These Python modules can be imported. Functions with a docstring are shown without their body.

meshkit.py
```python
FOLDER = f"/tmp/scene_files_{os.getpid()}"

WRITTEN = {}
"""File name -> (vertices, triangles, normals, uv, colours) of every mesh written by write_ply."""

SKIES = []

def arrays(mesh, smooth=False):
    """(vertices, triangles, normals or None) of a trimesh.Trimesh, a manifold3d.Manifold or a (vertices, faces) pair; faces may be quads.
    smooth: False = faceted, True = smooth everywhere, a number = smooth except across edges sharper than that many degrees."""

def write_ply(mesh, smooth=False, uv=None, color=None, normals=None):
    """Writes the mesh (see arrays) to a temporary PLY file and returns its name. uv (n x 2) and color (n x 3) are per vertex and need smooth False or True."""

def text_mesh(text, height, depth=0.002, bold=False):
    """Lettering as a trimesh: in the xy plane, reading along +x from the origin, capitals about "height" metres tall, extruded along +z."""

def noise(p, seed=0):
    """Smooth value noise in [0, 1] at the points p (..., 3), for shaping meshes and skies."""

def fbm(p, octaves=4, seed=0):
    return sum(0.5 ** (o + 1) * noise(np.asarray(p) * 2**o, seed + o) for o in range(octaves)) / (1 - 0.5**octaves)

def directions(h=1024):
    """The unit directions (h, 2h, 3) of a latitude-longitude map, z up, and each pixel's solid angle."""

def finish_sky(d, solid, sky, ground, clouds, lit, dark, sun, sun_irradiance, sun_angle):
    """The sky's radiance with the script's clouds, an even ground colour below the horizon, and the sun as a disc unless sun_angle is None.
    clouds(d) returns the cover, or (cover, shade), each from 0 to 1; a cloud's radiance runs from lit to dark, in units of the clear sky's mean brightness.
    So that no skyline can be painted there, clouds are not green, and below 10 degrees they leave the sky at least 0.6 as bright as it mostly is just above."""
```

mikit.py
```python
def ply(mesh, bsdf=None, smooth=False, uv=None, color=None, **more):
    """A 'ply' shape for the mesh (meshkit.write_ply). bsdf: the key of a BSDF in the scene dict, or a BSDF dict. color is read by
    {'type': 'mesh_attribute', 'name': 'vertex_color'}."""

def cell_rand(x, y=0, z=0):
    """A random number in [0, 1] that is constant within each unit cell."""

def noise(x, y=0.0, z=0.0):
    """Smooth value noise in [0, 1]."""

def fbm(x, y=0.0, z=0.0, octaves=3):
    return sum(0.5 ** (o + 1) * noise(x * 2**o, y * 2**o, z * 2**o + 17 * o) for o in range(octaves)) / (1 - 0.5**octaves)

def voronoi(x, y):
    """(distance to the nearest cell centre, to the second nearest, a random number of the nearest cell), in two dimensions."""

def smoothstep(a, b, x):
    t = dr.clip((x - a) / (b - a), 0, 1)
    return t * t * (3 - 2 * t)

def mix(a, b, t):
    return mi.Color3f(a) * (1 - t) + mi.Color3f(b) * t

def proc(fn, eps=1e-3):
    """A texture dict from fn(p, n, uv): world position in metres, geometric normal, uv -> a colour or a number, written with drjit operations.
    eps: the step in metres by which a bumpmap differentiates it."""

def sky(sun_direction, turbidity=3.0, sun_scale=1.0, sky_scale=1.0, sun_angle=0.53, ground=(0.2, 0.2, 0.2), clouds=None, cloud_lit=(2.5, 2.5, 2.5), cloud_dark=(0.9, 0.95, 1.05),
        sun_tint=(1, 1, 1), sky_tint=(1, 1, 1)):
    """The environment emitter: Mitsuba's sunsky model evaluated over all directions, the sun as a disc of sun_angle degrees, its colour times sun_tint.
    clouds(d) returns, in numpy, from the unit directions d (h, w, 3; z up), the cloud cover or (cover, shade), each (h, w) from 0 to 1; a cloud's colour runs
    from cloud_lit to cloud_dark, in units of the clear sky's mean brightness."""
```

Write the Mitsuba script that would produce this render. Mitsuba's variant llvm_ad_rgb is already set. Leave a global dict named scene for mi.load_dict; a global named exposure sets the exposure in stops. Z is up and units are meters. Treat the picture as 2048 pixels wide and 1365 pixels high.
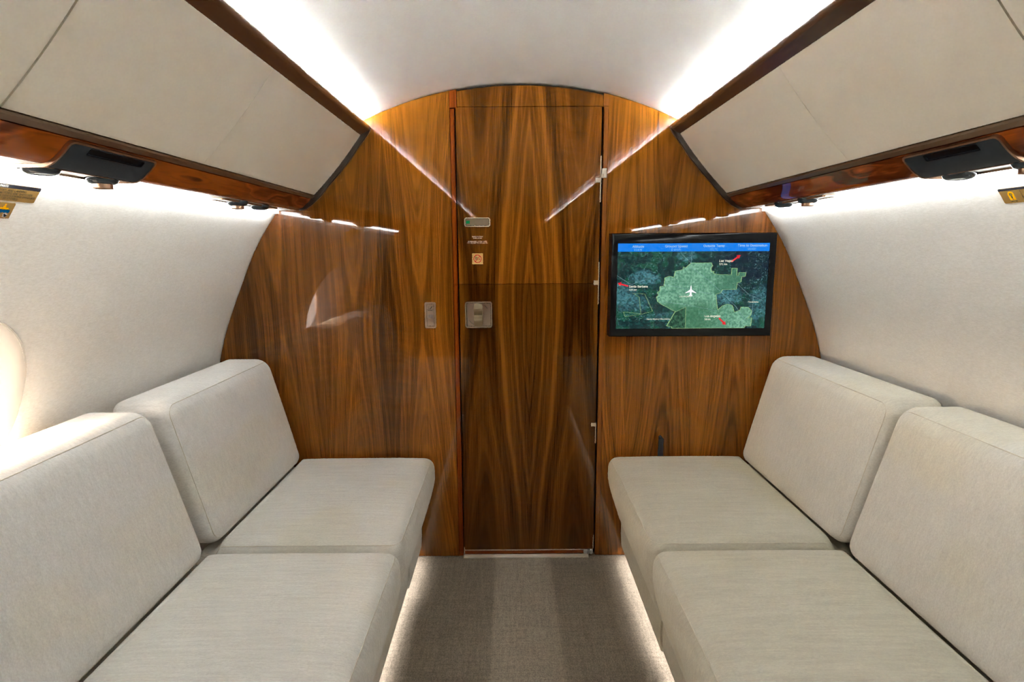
import math
import numpy as np
import trimesh, manifold3d
import shapely
from shapely.geometry import Polygon, Point, LineString, box as sbox
from shapely import affinity
import drjit as dr
import mitsuba as mi
import mikit, meshkit
from mikit import proc, noise, fbm, smoothstep, cell_rand

T = mi.ScalarTransform4f
scene, labels = {}, {}
rng = np.random.default_rng(7)

# ------------------------------------------------------------------ camera, sky, exposure
# world: x right, y towards the wood bulkhead (y = 0), z up; x = 0 is the middle of the cabin
CAM = np.array([-0.042, -2.2, 1.311])
FW = np.array([0.00269345, 0.9865085, -0.16368788])
UP = np.array([0.00568285, 0.16367073, 0.98649866])
scene['camera'] = {'type': 'perspective', 'fov': math.degrees(2 * math.atan(1024 / 1100.0)), 'fov_axis': 'x', 'near_clip': 0.02, 'far_clip': 100.0,
                   'to_world': T().look_at(origin=CAM.tolist(), target=(CAM + FW).tolist(), up=UP.tolist())}
exposure = 2.6
scene['sky'] = mikit.sky((-0.60, -0.44, 0.67), turbidity=5.0, sky_scale=18.0, sun_scale=2.6, sky_tint=(1.8, 1.24, 0.86), ground=(0.5, 0.49, 0.47))
K = 1.0
L_COVE = [68 * K, 75 * K, 75 * K]       # strip hidden behind the upper trim of the bins
L_WASH = [4.0 * K, 4.2 * K, 4.2 * K]       # strip under the bins beside the wall
L_FLOOR = [8 * K, 7.8 * K, 7.6 * K]      # strip under the divans

# ------------------------------------------------------------------ helpers
def rgb(*c):
    return {'type': 'rgb', 'value': [float(x) for x in c]}

def srgb(r, g, b):
    c = np.array([r, g, b]) / 255.0
    return np.where(c <= 0.04045, c / 12.92, ((c + 0.055) / 1.055) ** 2.4)

def mix(a, b, t):
    f = lambda c: mi.Color3f(*[float(x) for x in c]) if isinstance(c, (tuple, list, np.ndarray)) else c
    return f(a) * (1 - t) + f(b) * t

def two(d):
    return {'type': 'twosided', 'b': d}

def bs(key, d):
    scene[key] = d
    return key

def numbered(name):
    used = lambda n: n in scene or n in labels or any(k.startswith(n + '__') for k in scene)
    if not used(name):
        return name
    i = 1
    while used(f'{name}_{i:03d}'):
        i += 1
    return f'{name}_{i:03d}'

def obj(name, mesh, mat, parent=None, smooth=False, label=None, emit=None, weight=1.0, **kw):
    key = numbered((parent + '__' if parent else '') + name)
    d = mikit.ply(mesh, mat, smooth=smooth, **kw)
    if emit is not None:
        d['emitter'] = {'type': 'area', 'sampling_weight': float(weight), 'radiance': rgb(*emit) if not isinstance(emit, dict) else emit}
    scene[key] = d
    if label:
        labels.setdefault(key, {})['label'] = label
    return key

def thing(name, label, cat, group=None):
    key = numbered(name)
    labels[key] = {'label': label, 'category': cat}
    if group:
        labels[key]['group'] = group
    return key

def tag(key, label, cat=None, group=None, kind=None):
    e = labels.setdefault(key, {})
    e['label'] = label
    if cat: e['category'] = cat
    if group: e['group'] = group
    if kind: e['kind'] = kind
    return key

def cat_(*ms):
    return trimesh.util.concatenate(list(ms))

def mir(m, s):
    """the mesh for the right side (s=1), or its mirror image about x = 0 (s=-1)"""
    m = m.copy()
    if s < 0:
        m.vertices[:, 0] *= -1
        m.faces = m.faces[:, ::-1]
    return m

def mani(m):
    return manifold3d.Manifold(manifold3d.Mesh(np.asarray(m.vertices, np.float32), np.asarray(m.faces, np.uint32)))

def tri(M):
    q = M.to_mesh()
    return trimesh.Trimesh(q.vert_properties[:, :3], q.tri_verts, process=False)

def bx(x0, x1, y0, y1, z0, z1, ch=0.0):
    m = trimesh.creation.box((abs(x1 - x0), abs(y1 - y0), abs(z1 - z0)))
    if ch > 0:
        h = np.array([abs(x1 - x0), abs(y1 - y0), abs(z1 - z0)]) / 2
        p = []
        for k in range(3):
            e = h - ch
            e[k] = h[k]
            p.append(trimesh.creation.box(e * 2).vertices)
        m = trimesh.convex.convex_hull(np.vstack(p))
    m.apply_translation([(x0 + x1) / 2, (y0 + y1) / 2, (z0 + z1) / 2])
    return m

def rrect(x0, x1, y0, y1, r, n=6):
    r = min(r, (x1 - x0) / 2 - 1e-5, (y1 - y0) / 2 - 1e-5)
    return sbox(x0 + r, y0 + r, x1 - r, y1 - r).buffer(r, quad_segs=n)

def ext(poly, h, z0=0.0):
    gs = [g for g in getattr(poly, 'geoms', [poly]) if g.geom_type == 'Polygon' and g.area > 0]
    m = cat_(*[trimesh.creation.extrude_polygon(g, h, engine='earcut') for g in gs])
    m.apply_translation([0, 0, z0])
    return m

def face_bulk(m, y=0.0):
    """a mesh drawn in (x, z) with its thickness along +z is set on the bulkhead plane y, thickness towards the camera"""
    v = m.vertices
    m = m.copy()
    m.vertices = np.stack([v[:, 0], y - v[:, 2], v[:, 1]], 1)
    return m

def plate(poly, y, t):
    """a plate with outline poly in (x, z) whose front is at y - t and back at y"""
    return face_bulk(ext(poly, t), y)

def prism_y(pts, y0, y1):
    """the closed outline pts in (x, z), swept from y0 to y1"""
    m = ext(Polygon(pts), abs(y1 - y0))
    v = m.vertices
    m.vertices = np.stack([v[:, 0], max(y0, y1) - v[:, 2], v[:, 1]], 1)
    return m

def tube(pts, r, sides=8, closed=False):
    p = np.asarray(pts, float)
    n = len(p)
    t = (np.roll(p, -1, 0) - np.roll(p, 1, 0)) if closed else np.gradient(p, axis=0)
    t /= np.linalg.norm(t, axis=1, keepdims=True) + 1e-12
    up = np.array([0.31, 0.52, 0.79]) if closed else np.array([0.13, 0.3, 0.94])
    a = np.cross(t, up); a /= np.linalg.norm(a, axis=1, keepdims=True) + 1e-12
    b = np.cross(t, a)
    w = np.arange(sides) * 2 * np.pi / sides
    v = (p[:, None] + r * (np.cos(w)[None, :, None] * a[:, None] + np.sin(w)[None, :, None] * b[:, None])).reshape(-1, 3)
    f = []
    for i in range(n if closed else n - 1):
        k = (i + 1) % n
        for j in range(sides):
            q = (j + 1) % sides
            f += [[i * sides + j, i * sides + q, k * sides + q], [i * sides + j, k * sides + q, k * sides + j]]
    m = trimesh.Trimesh(v, np.array(f), process=False)
    if not closed:
        m = cat_(m, trimesh.creation.icosphere(1, r).apply_translation(p[0]), trimesh.creation.icosphere(1, r).apply_translation(p[-1]))
    m.fix_normals()
    return m

def smooth_path(pts, n=60):
    from scipy.interpolate import CubicSpline
    p = np.asarray(pts, float)
    s = np.r_[0, np.cumsum(np.linalg.norm(np.diff(p, axis=0), axis=1))]
    return CubicSpline(s, p)(np.linspace(0, s[-1], n))

def lathe(profile, n=32):
    """profile (r, z) turned round the z axis"""
    p = np.asarray(profile, float)
    w = np.arange(n) * 2 * np.pi / n
    v = np.stack([p[None, :, 0] * np.cos(w)[:, None], p[None, :, 0] * np.sin(w)[:, None], np.broadcast_to(p[None, :, 1], (n, len(p)))], -1).reshape(-1, 3)
    f, k = [], len(p)
    for i in range(n):
        j = (i + 1) % n
        for q in range(k - 1):
            f += [[i * k + q, j * k + q, j * k + q + 1], [i * k + q, j * k + q + 1, i * k + q + 1]]
    m = trimesh.Trimesh(v, np.array(f), process=True)
    m.update_faces(m.nondegenerate_faces())
    m.fix_normals()
    return m

# ------------------------------------------------------------------ materials
D_LIGHT, D_MID, D_DARK = srgb(116, 64, 15), srgb(80, 40, 6), srgb(36, 15, 2)

def veneer(x, z):
    """flat-sawn walnut, book-matched leaves side by side, end-matched near z = 1.03; x, z in metres"""
    # leaf cores: left panel every 0.29 m, door mirrored about x = 0.034, right panel every 0.29 m
    left, mid = x < -0.26, x < 0.315
    ul = x + 0.385
    il = dr.round(ul / 0.29)
    ul = ul - 0.29 * il
    ul = dr.select(dr.abs(il - 2 * dr.round(il / 2)) > 0.5, -ul, ul)
    ud = dr.abs(x - 0.034) - 0.187
    ir = dr.round((x - 0.58) / 0.29)
    ur = x - 0.58 - 0.29 * ir
    ur = dr.select(dr.abs(ir - 2 * dr.round(ir / 2)) > 0.5, -ur, ur)
    u = dr.select(left, ul, dr.select(mid, ud, ur))
    leaf = dr.select(left, il * 0.13, dr.select(mid, mi.Float(7), ir * 0.13 + 12))
    z0 = 1.03 + 0.05 * dr.sin(leaf * 21)
    h = dr.abs(z - z0)
    q = dr.sqrt(dr.square(h) + 0.012)
    sd = leaf
    # slow wander of the grain, the same in all leaves of a flitch
    wob = (noise(u * 2.5 + sd * 3.1, z * 1.3) - 0.5) * 0.05 + (noise(u * 9 + sd, z * 3.2, 4) - 0.5) * 0.016 + (noise(u * 30, z * 7, sd) - 0.5) * 0.004
    us = u + wob
    au = dr.sqrt(dr.square(us) + 0.0011)
    t = au - 0.072 * q - 0.02 * dr.square(q)
    r1 = noise(t * 55 + 5, sd * 0.7)
    r2 = noise(t * 150 + 3, sd)
    r3 = noise(t * 24 + 9, sd)
    r4 = noise(t * 330 + 1, sd, z * 2)
    ring = 0.34 * r1 + 0.24 * r2 + 0.26 * r3 + 0.16 * r4
    fib = noise(x * 620, z * 6, 3.0)
    fib2 = noise(x * 240, z * 2.2, 8.0)
    fib3 = noise(x * 1300, z * 40, 5.0)
    heart = smoothstep(-0.002, -0.022, t) * smoothstep(0.3, 0.6, noise(z * 4 + sd, 1.5) + 0.2)
    v = smoothstep(0.12, 0.88, ring) + (fib - 0.5) * 0.30 + (fib2 - 0.5) * 0.26 + (fib3 - 0.5) * 0.18
    v = v * (1 - 0.38 * heart)
    curl = (noise(x * 6 + 2, z * 85 + noise(x * 14, z * 6) * 6) - 0.5) * smoothstep(0.55, 0.85, noise(x * 6 + 4, z * 2.2)) * 0.07
    broad = (noise(u * 11 + sd * 5, z * 0.9) - 0.5) * 0.30
    v = dr.clip(0.50 + 0.75 * (v - 0.5) + curl + broad, 0, 1)
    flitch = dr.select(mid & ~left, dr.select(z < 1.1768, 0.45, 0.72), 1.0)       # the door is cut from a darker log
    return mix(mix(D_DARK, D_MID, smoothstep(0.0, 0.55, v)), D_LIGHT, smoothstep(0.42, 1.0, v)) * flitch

def wood_fn(p, n, uv):
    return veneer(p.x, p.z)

def jamb_fn(p, n, uv):
    g = 0.6 * noise(p.x * 260, p.z * 2.0, p.y * 200) + 0.4 * noise(p.x * 700, p.z * 14)
    return mix(srgb(58, 17, 2), srgb(98, 40, 7), g)

def edging_fn(p, n, uv):
    g = 0.6 * noise(p.x * 260, p.z * 2.0, p.y * 200) + 0.4 * noise(p.x * 700, p.z * 14)
    return mix(srgb(66, 30, 3), srgb(104, 54, 10), g)

def fascia_fn(p, n, uv):
    s = dr.sqrt(dr.square(dr.abs(p.x) - 0.6) + dr.square(p.z - 1.7))
    sd = 3 * dr.sign(p.x)
    w = fbm(p.y * 5 + sd, s * 16, 0, 3)
    v = 0.5 * noise(w * 7 + s * 30, p.y * 1.2 + sd) + 0.32 * noise(w * 16 + s * 55, p.y * 2.5) + 0.12 * fbm(p.y * 14, s * 260, 2, 2) + 0.06 * noise(p.y * 60, s * 1200)
    v = smoothstep(0.22, 0.80, v)
    return mix(mix(srgb(52, 18, 5), srgb(98, 40, 11), smoothstep(0, 0.5, v)), srgb(140, 70, 22), smoothstep(0.45, 1, v))

def lacquer(fn, alpha=0.02, ior=1.5):
    return {'type': 'twosided', 'b': {'type': 'roughplastic', 'distribution': 'ggx', 'alpha': alpha, 'int_ior': ior, 'nonlinear': False, 'diffuse_reflectance': proc(fn)}}

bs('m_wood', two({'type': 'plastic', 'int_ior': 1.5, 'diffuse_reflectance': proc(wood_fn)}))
bs('m_jamb', two({'type': 'plastic', 'int_ior': 1.4, 'diffuse_reflectance': proc(jamb_fn)}))
bs('m_edging', lacquer(edging_fn, 0.03))
bs('m_fascia', two({'type': 'plastic', 'int_ior': 1.33, 'diffuse_reflectance': proc(fascia_fn)}))

def prin(c, rough, metal=0.0, **k):
    return two({'type': 'principled', 'base_color': rgb(*c) if not isinstance(c, dict) else c, 'roughness': float(rough), 'metallic': float(metal), **k})

bs('m_trim', prin(srgb(44, 24, 13), 0.25, 0.0, specular=0.5))
bs('m_trim_dark', prin(srgb(24, 12, 7), 0.25, 0.0, specular=0.5))
bs('m_bead', prin(srgb(98, 74, 54), 0.35, 0.55))
bs('m_black', two({'type': 'diffuse', 'reflectance': rgb(0.006, 0.006, 0.006)}))
bs('m_gloss_black', prin((0.002, 0.002, 0.0025), 0.07, specular=0.12))
bs('m_strap', prin((0.005, 0.006, 0.008), 0.7, specular=0.15))
bs('m_bronze', prin(srgb(158, 124, 100), 0.32, 0.85))
bs('m_nickel', prin(srgb(188, 166, 150), 0.30, 0.95))
bs('m_nickel_dark', prin(srgb(138, 118, 94), 0.30, 0.9))
bs('m_nickel_edge', prin(srgb(214, 200, 182), 0.25, 0.95))
bs('m_recess', prin(srgb(52, 42, 32), 0.5, 0.3))
bs('m_chrome', prin((0.72, 0.72, 0.74), 0.12, 1.0))
bs('m_hinge', prin(srgb(190, 178, 160), 0.4, 0.5))
bs('m_hinge_white', prin(srgb(226, 218, 204), 0.5))
bs('m_dome', prin((0.010, 0.012, 0.014), 0.12, specular=0.3))
bs('m_pale', prin((0.74, 0.75, 0.75), 0.45))
bs('m_lamp', two({'type': 'diffuse', 'reflectance': rgb(0.8, 0.8, 0.8)}))
bs('m_ink', two({'type': 'diffuse', 'reflectance': rgb(0.02, 0.016, 0.012)}))
bs('m_white_ink', two({'type': 'diffuse', 'reflectance': rgb(0.75, 0.72, 0.68)}))
bs('m_gold', prin(srgb(160, 124, 68), 0.45, 0.35))
bs('m_gold_light', prin(srgb(206, 170, 106), 0.5, 0.1))
bs('m_placard_black', prin((0.012, 0.012, 0.018), 0.4))
bs('m_yellow', two({'type': 'diffuse', 'reflectance': rgb(*srgb(232, 172, 8))}))
bs('m_blue', two({'type': 'diffuse', 'reflectance': rgb(*srgb(10, 70, 110))}))
bs('m_red', two({'type': 'diffuse', 'reflectance': rgb(*srgb(186, 14, 30))}))
bs('m_green', two({'type': 'diffuse', 'reflectance': rgb(*srgb(6, 132, 76))}))

def mesh_fn(p, n, uv):      # perforated speaker cloth of the service panels
    a = dr.sin(p.y * 2400 + p.z * 1300) * dr.sin(p.y * 2400 - p.z * 3800)
    return mix((0.004, 0.0045, 0.006), (0.014, 0.015, 0.018), smoothstep(-0.2, 0.7, a))
bs('m_speaker', two({'type': 'principled', 'base_color': proc(mesh_fn), 'roughness': 0.5, 'specular': 0.12}))

def bumped(inner, fn, scale, eps=4e-4):
    return two({'type': 'bumpmap', 'arbitrary': proc(fn, eps=eps), 'scale': float(scale), 'b': inner})

# fabric of the side walls: fine horizontal slubs
def wall_h(p, n, uv):
    return 0.6 * noise(p.y * 170, p.z * 420, p.x * 420) + 0.4 * noise(p.y * 600, p.z * 900, p.x * 900)
def wall_c(p, n, uv):
    h = wall_h(p, n, uv)
    return mix((0.76, 0.735, 0.685), (0.94, 0.92, 0.88), h)
bs('m_wall', bumped({'type': 'diffuse', 'reflectance': proc(wall_c)}, wall_h, 0.0003))

def leather_h(p, n, uv):
    return 0.55 * noise(p.x * 420, p.y * 420, p.z * 420) + 0.45 * noise(p.x * 900, p.y * 900, p.z * 900)
def ceil_c(p, n, uv):
    return mix((0.83, 0.86, 0.835), (0.88, 0.91, 0.885), noise(p.x * 300, p.y * 300, p.z * 300))
bs('m_ceiling', bumped({'type': 'diffuse', 'reflectance': proc(ceil_c)}, leather_h, 0.0004))
def bin_c(p, n, uv):
    return mix((0.90, 0.850, 0.735), (0.94, 0.890, 0.775), noise(p.x * 300, p.y * 300, p.z * 300))
bs('m_bin', bumped({'type': 'diffuse', 'reflectance': proc(bin_c)}, leather_h, 0.00025))

# chenille of the cushions: streaks across the seats, worn and slightly yellowed patches
def chen_h(p, n, uv):
    return 0.6 * noise(p.x * 210, p.y * 520, p.z * 260) + 0.4 * noise(p.x * 700, p.y * 900, p.z * 700)
def chen_col(p, warm):
    streak = noise(p.x * 14, p.y * 230, p.z * 40) * 0.6 + noise(p.x * 45, p.y * 600, p.z * 120) * 0.4
    blot = fbm(p.x * 5 + 3, p.y * 5, p.z * 5, 3)
    fine = chen_h(p, None, None)
    c = mix((0.455, 0.440, 0.402), (0.70, 0.685, 0.64), dr.clip(-0.10 + 0.38 * streak + 0.52 * fine + 0.30 * blot, 0, 1))
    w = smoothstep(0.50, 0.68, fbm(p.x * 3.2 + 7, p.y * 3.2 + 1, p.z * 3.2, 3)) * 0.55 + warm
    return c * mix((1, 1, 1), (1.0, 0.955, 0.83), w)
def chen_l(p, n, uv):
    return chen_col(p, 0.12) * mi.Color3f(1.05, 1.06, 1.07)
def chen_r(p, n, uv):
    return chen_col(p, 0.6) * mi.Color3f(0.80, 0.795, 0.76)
def sofa(fn):
    return bumped({'type': 'principled', 'base_color': proc(fn), 'roughness': 0.85, 'specular': 0.15, 'sheen': 0.35, 'sheen_tint': 0.5}, chen_h, 0.0014)
bs('m_sofa_l', sofa(chen_l))
bs('m_sofa_r', sofa(chen_r))
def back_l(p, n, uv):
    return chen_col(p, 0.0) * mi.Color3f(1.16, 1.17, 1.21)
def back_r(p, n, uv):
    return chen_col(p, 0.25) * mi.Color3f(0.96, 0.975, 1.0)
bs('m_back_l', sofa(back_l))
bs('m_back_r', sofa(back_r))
bs('m_seam', two({'type': 'diffuse', 'reflectance': rgb(0.52, 0.48, 0.40)}))

# woven carpet with a lighter band of brushed pile down the middle of the aisle
def carpet_h(p, n, uv):
    rib = 0.5 + 0.5 * dr.sin(p.x * 640 + 4 * noise(p.x * 60, p.y * 90))
    return 0.4 * rib * noise(p.y * 120, p.x * 60) + 0.6 * noise(p.x * 420, p.y * 420)
def carpet_c(p, n, uv):
    edge = 0.004 * (noise(p.y * 60) - 0.5)
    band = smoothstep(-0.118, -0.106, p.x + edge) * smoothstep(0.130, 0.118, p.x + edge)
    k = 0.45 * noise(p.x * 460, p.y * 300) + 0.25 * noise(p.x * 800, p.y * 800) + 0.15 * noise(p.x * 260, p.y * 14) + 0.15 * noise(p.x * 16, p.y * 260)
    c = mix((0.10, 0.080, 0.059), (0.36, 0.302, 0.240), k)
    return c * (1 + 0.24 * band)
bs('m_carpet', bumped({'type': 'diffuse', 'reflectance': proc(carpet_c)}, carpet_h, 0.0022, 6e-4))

# ------------------------------------------------------------------ the shell
R_CEIL, TOPZ = 1.42, 1.933
SIDE = smooth_path([(.70, 1.755), (.85, 1.60), (.95, 1.466), (1.035, 1.340), (1.117, 1.170), (1.18, 1.022), (1.224, .886), (1.26, .70), (1.275, .50), (1.26, .25), (1.2, 0.0)], 70)
Y_END = -7.6

def side_at(z):
    """point on the right side wall at height z, its tangent (up) and inward normal, in (x, z)"""
    i = np.argsort(SIDE[:, 1])
    x = np.interp(z, SIDE[i, 1], SIDE[i, 0])
    e = 0.01
    t = np.array([np.interp(z + e, SIDE[i, 1], SIDE[i, 0]) - np.interp(z - e, SIDE[i, 1], SIDE[i, 0]), 2 * e])
    t /= np.linalg.norm(t)
    return np.array([x, z]), t, np.array([-t[1], t[0]])

cx_ = np.linspace(-0.72, 0.72, 61)
def ceil_z(x):
    return TOPZ - R_CEIL + np.sqrt(R_CEIL ** 2 - np.asarray(x) ** 2)

k = obj('ceiling', prism_y(np.vstack([np.c_[cx_, ceil_z(cx_)], np.c_[cx_, ceil_z(cx_) + 0.03][::-1]]), Y_END, 0.06), 'm_ceiling', smooth=20)
tag(k, 'cream fabric vaulted ceiling lit along both sides', kind='structure')

WINDOWS = [(-1.265, 0.985)]
WA, WB = 0.325, 0.225
def ell(a, b, n=72, p=2.3):
    w = np.arange(n) * 2 * np.pi / n
    return np.c_[a * np.sign(np.cos(w)) * np.abs(np.cos(w)) ** (2 / p), b * np.sign(np.sin(w)) * np.abs(np.sin(w)) ** (2 / p)]

out = SIDE + np.c_[np.full(len(SIDE), 0.03), np.zeros(len(SIDE))]
for s, nm in ((-1, 'wall_left'), (1, 'wall_right')):
    m = prism_y(np.vstack([SIDE, out[::-1]]), Y_END, 0.06)
    if s < 0:
        M = mani(m)
        for (wy, wz) in WINDOWS:
            h = ext(Polygon(ell(WA, WB)), 1.0)
            v = h.vertices.copy()
            h.vertices = np.stack([0.8 + v[:, 2], wy + v[:, 0], wz + v[:, 1]], 1)
            h.fix_normals()
            M = M - mani(h)
        m = tri(M)
    k = obj(nm, mir(m, s), 'm_wall', smooth=20)
    tag(k, f'curved cabin side wall covered in cream woven fabric, {nm[5:]} of the aisle', kind='structure')

k = obj('floor', bx(-1.25, 1.25, Y_END, 0.06, -0.05, 0.0), 'm_carpet')
tag(k, 'brown woven carpet with a lighter brushed band down the aisle', kind='structure')
k = obj('wall_rear', bx(-1.4, 1.4, Y_END - 0.04, Y_END, -0.05, 2.0), 'm_jamb')
tag(k, 'dark wood wall at the other end of the cabin', kind='structure')

# windows in the left wall: flared reveal, rim, pane
for i, (wy, wz) in enumerate(WINDOWS):
    key = f'window_{i + 1}'
    rings = []
    for sc, dx in ((1.012, -0.002), (0.985, 0.002), (0.95, 0.014), (0.905, 0.035), (0.84, 0.065), (0.76, 0.11), (0.70, 0.15)):
        e = ell(WA * sc, WB * sc)
        x = np.array([side_at(wz + q)[0][0] for q in e[:, 1]])
        flat = side_at(wz)[0][0]
        w = min(1.0, max(0.0, dx / 0.10))
        rings.append(np.c_[x * (1 - w) + flat * w + dx, wy + e[:, 0], wz + e[:, 1]])
    n = len(rings[0])
    v = np.vstack(rings)
    f = []
    for a in range(len(rings) - 1):
        for j in range(n):
            q = (j + 1) % n
            f += [[a * n + j, a * n + q, (a + 1) * n + q], [a * n + j, (a + 1) * n + q, (a + 1) * n + j]]
    m = trimesh.Trimesh(v, np.array(f), process=False)
    scene[key + '__reveal'] = mikit.ply(mir(m, -1), 'm_reveal', smooth=True)
    pn = ext(Polygon(ell(WA * 0.70, WB * 0.70)), 0.0001)
    pv = np.c_[ell(WA * 0.70, WB * 0.70)]
    xp = side_at(wz)[0][0] + 0.145
    pane = trimesh.creation.triangulate_polygon(Polygon(pv), engine='earcut')
    P2, F2 = pane
    scene[key + '__pane'] = mikit.ply(mir(trimesh.Trimesh(np.c_[np.full(len(P2), xp), wy + P2[:, 0], wz + P2[:, 1]], F2, process=False), -1), 'm_pane')
    labels[key] = {'label': 'oval cabin window full of white daylight beside the left divan' , 'kind': 'structure'}
bs('m_reveal', prin((0.42, 0.41, 0.39), 0.6))
bs('m_pane', {'type': 'thindielectric', 'int_ior': 1.5})

# ------------------------------------------------------------------ the wood bulkhead
def half(sgn, inset):
    """outline of the cabin section at the bulkhead on one side, as (x, z), from the floor up to the top"""
    c = np.linspace(0.70, 0.0, 50)
    top = np.c_[c, ceil_z(c)]
    pts = np.vstack([SIDE[::-1][SIDE[::-1][:, 1] < 1.74], top])
    return pts * np.array([sgn, 1])
section = Polygon(np.vstack([half(1, 0), half(-1, 0)[::-1]])).buffer(0).buffer(-0.003)
GAP = 0.0018
T_P = 0.018

k = obj('wall_back', plate(section.buffer(0.03), 0.06, 0.03), 'm_black')
tag(k, 'glossy walnut bulkhead at the end of the cabin with a door in the middle', kind='structure')
labels['wall_back']['label'] = 'glossy walnut bulkhead closing the end of the cabin'
def cut(x0, x1, z0, z1):
    return section.intersection(sbox(x0, z0, x1, z1))
def panel(poly, name, mat, parent, y=0.0, t=T_P, ch=0.0009):
    """a veneered board: front edges slightly eased"""
    fr = plate(poly.buffer(-ch), y + ch - 0.0, ch)
    body = plate(poly, y + t, t - ch)
    # front face
    a = poly.buffer(-ch)
    m = cat_(body, fr)
    return obj(name, m, mat, parent)
panel(cut(-1.4, -0.2695, 0.002, 3), 'panel', 'm_wood', 'wall_back')
panel(cut(0.336, 1.4, 0.002, 3), 'panel', 'm_wood', 'wall_back')
panel(cut(0.3185, 0.3357, 0.002, 1.846), 'edging', 'm_edging', 'wall_back', ch=0.002)
panel(cut(0.3155, 0.3357, 1.8475, 3), 'edging', 'm_edging', 'wall_back')
panel(cut(-0.2685, -0.2515, 0.002, 1.174), 'jamb', 'm_jamb', 'wall_back', y=-0.001, ch=0.004)
panel(cut(-0.2685, -0.2515, 1.1755, 1.840), 'jamb', 'm_jamb', 'wall_back', y=-0.001, ch=0.004)
panel(cut(-0.276 + 0.0075, -0.2415, 1.8425, 3), 'jamb', 'm_jamb', 'wall_back', y=-0.002)
hd = cut(-0.2395, 0.314, 1.8470, 3).intersection(affinity.translate(section, 0, -0.008))
panel(hd, 'header', 'm_wood', 'wall_back')

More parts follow.
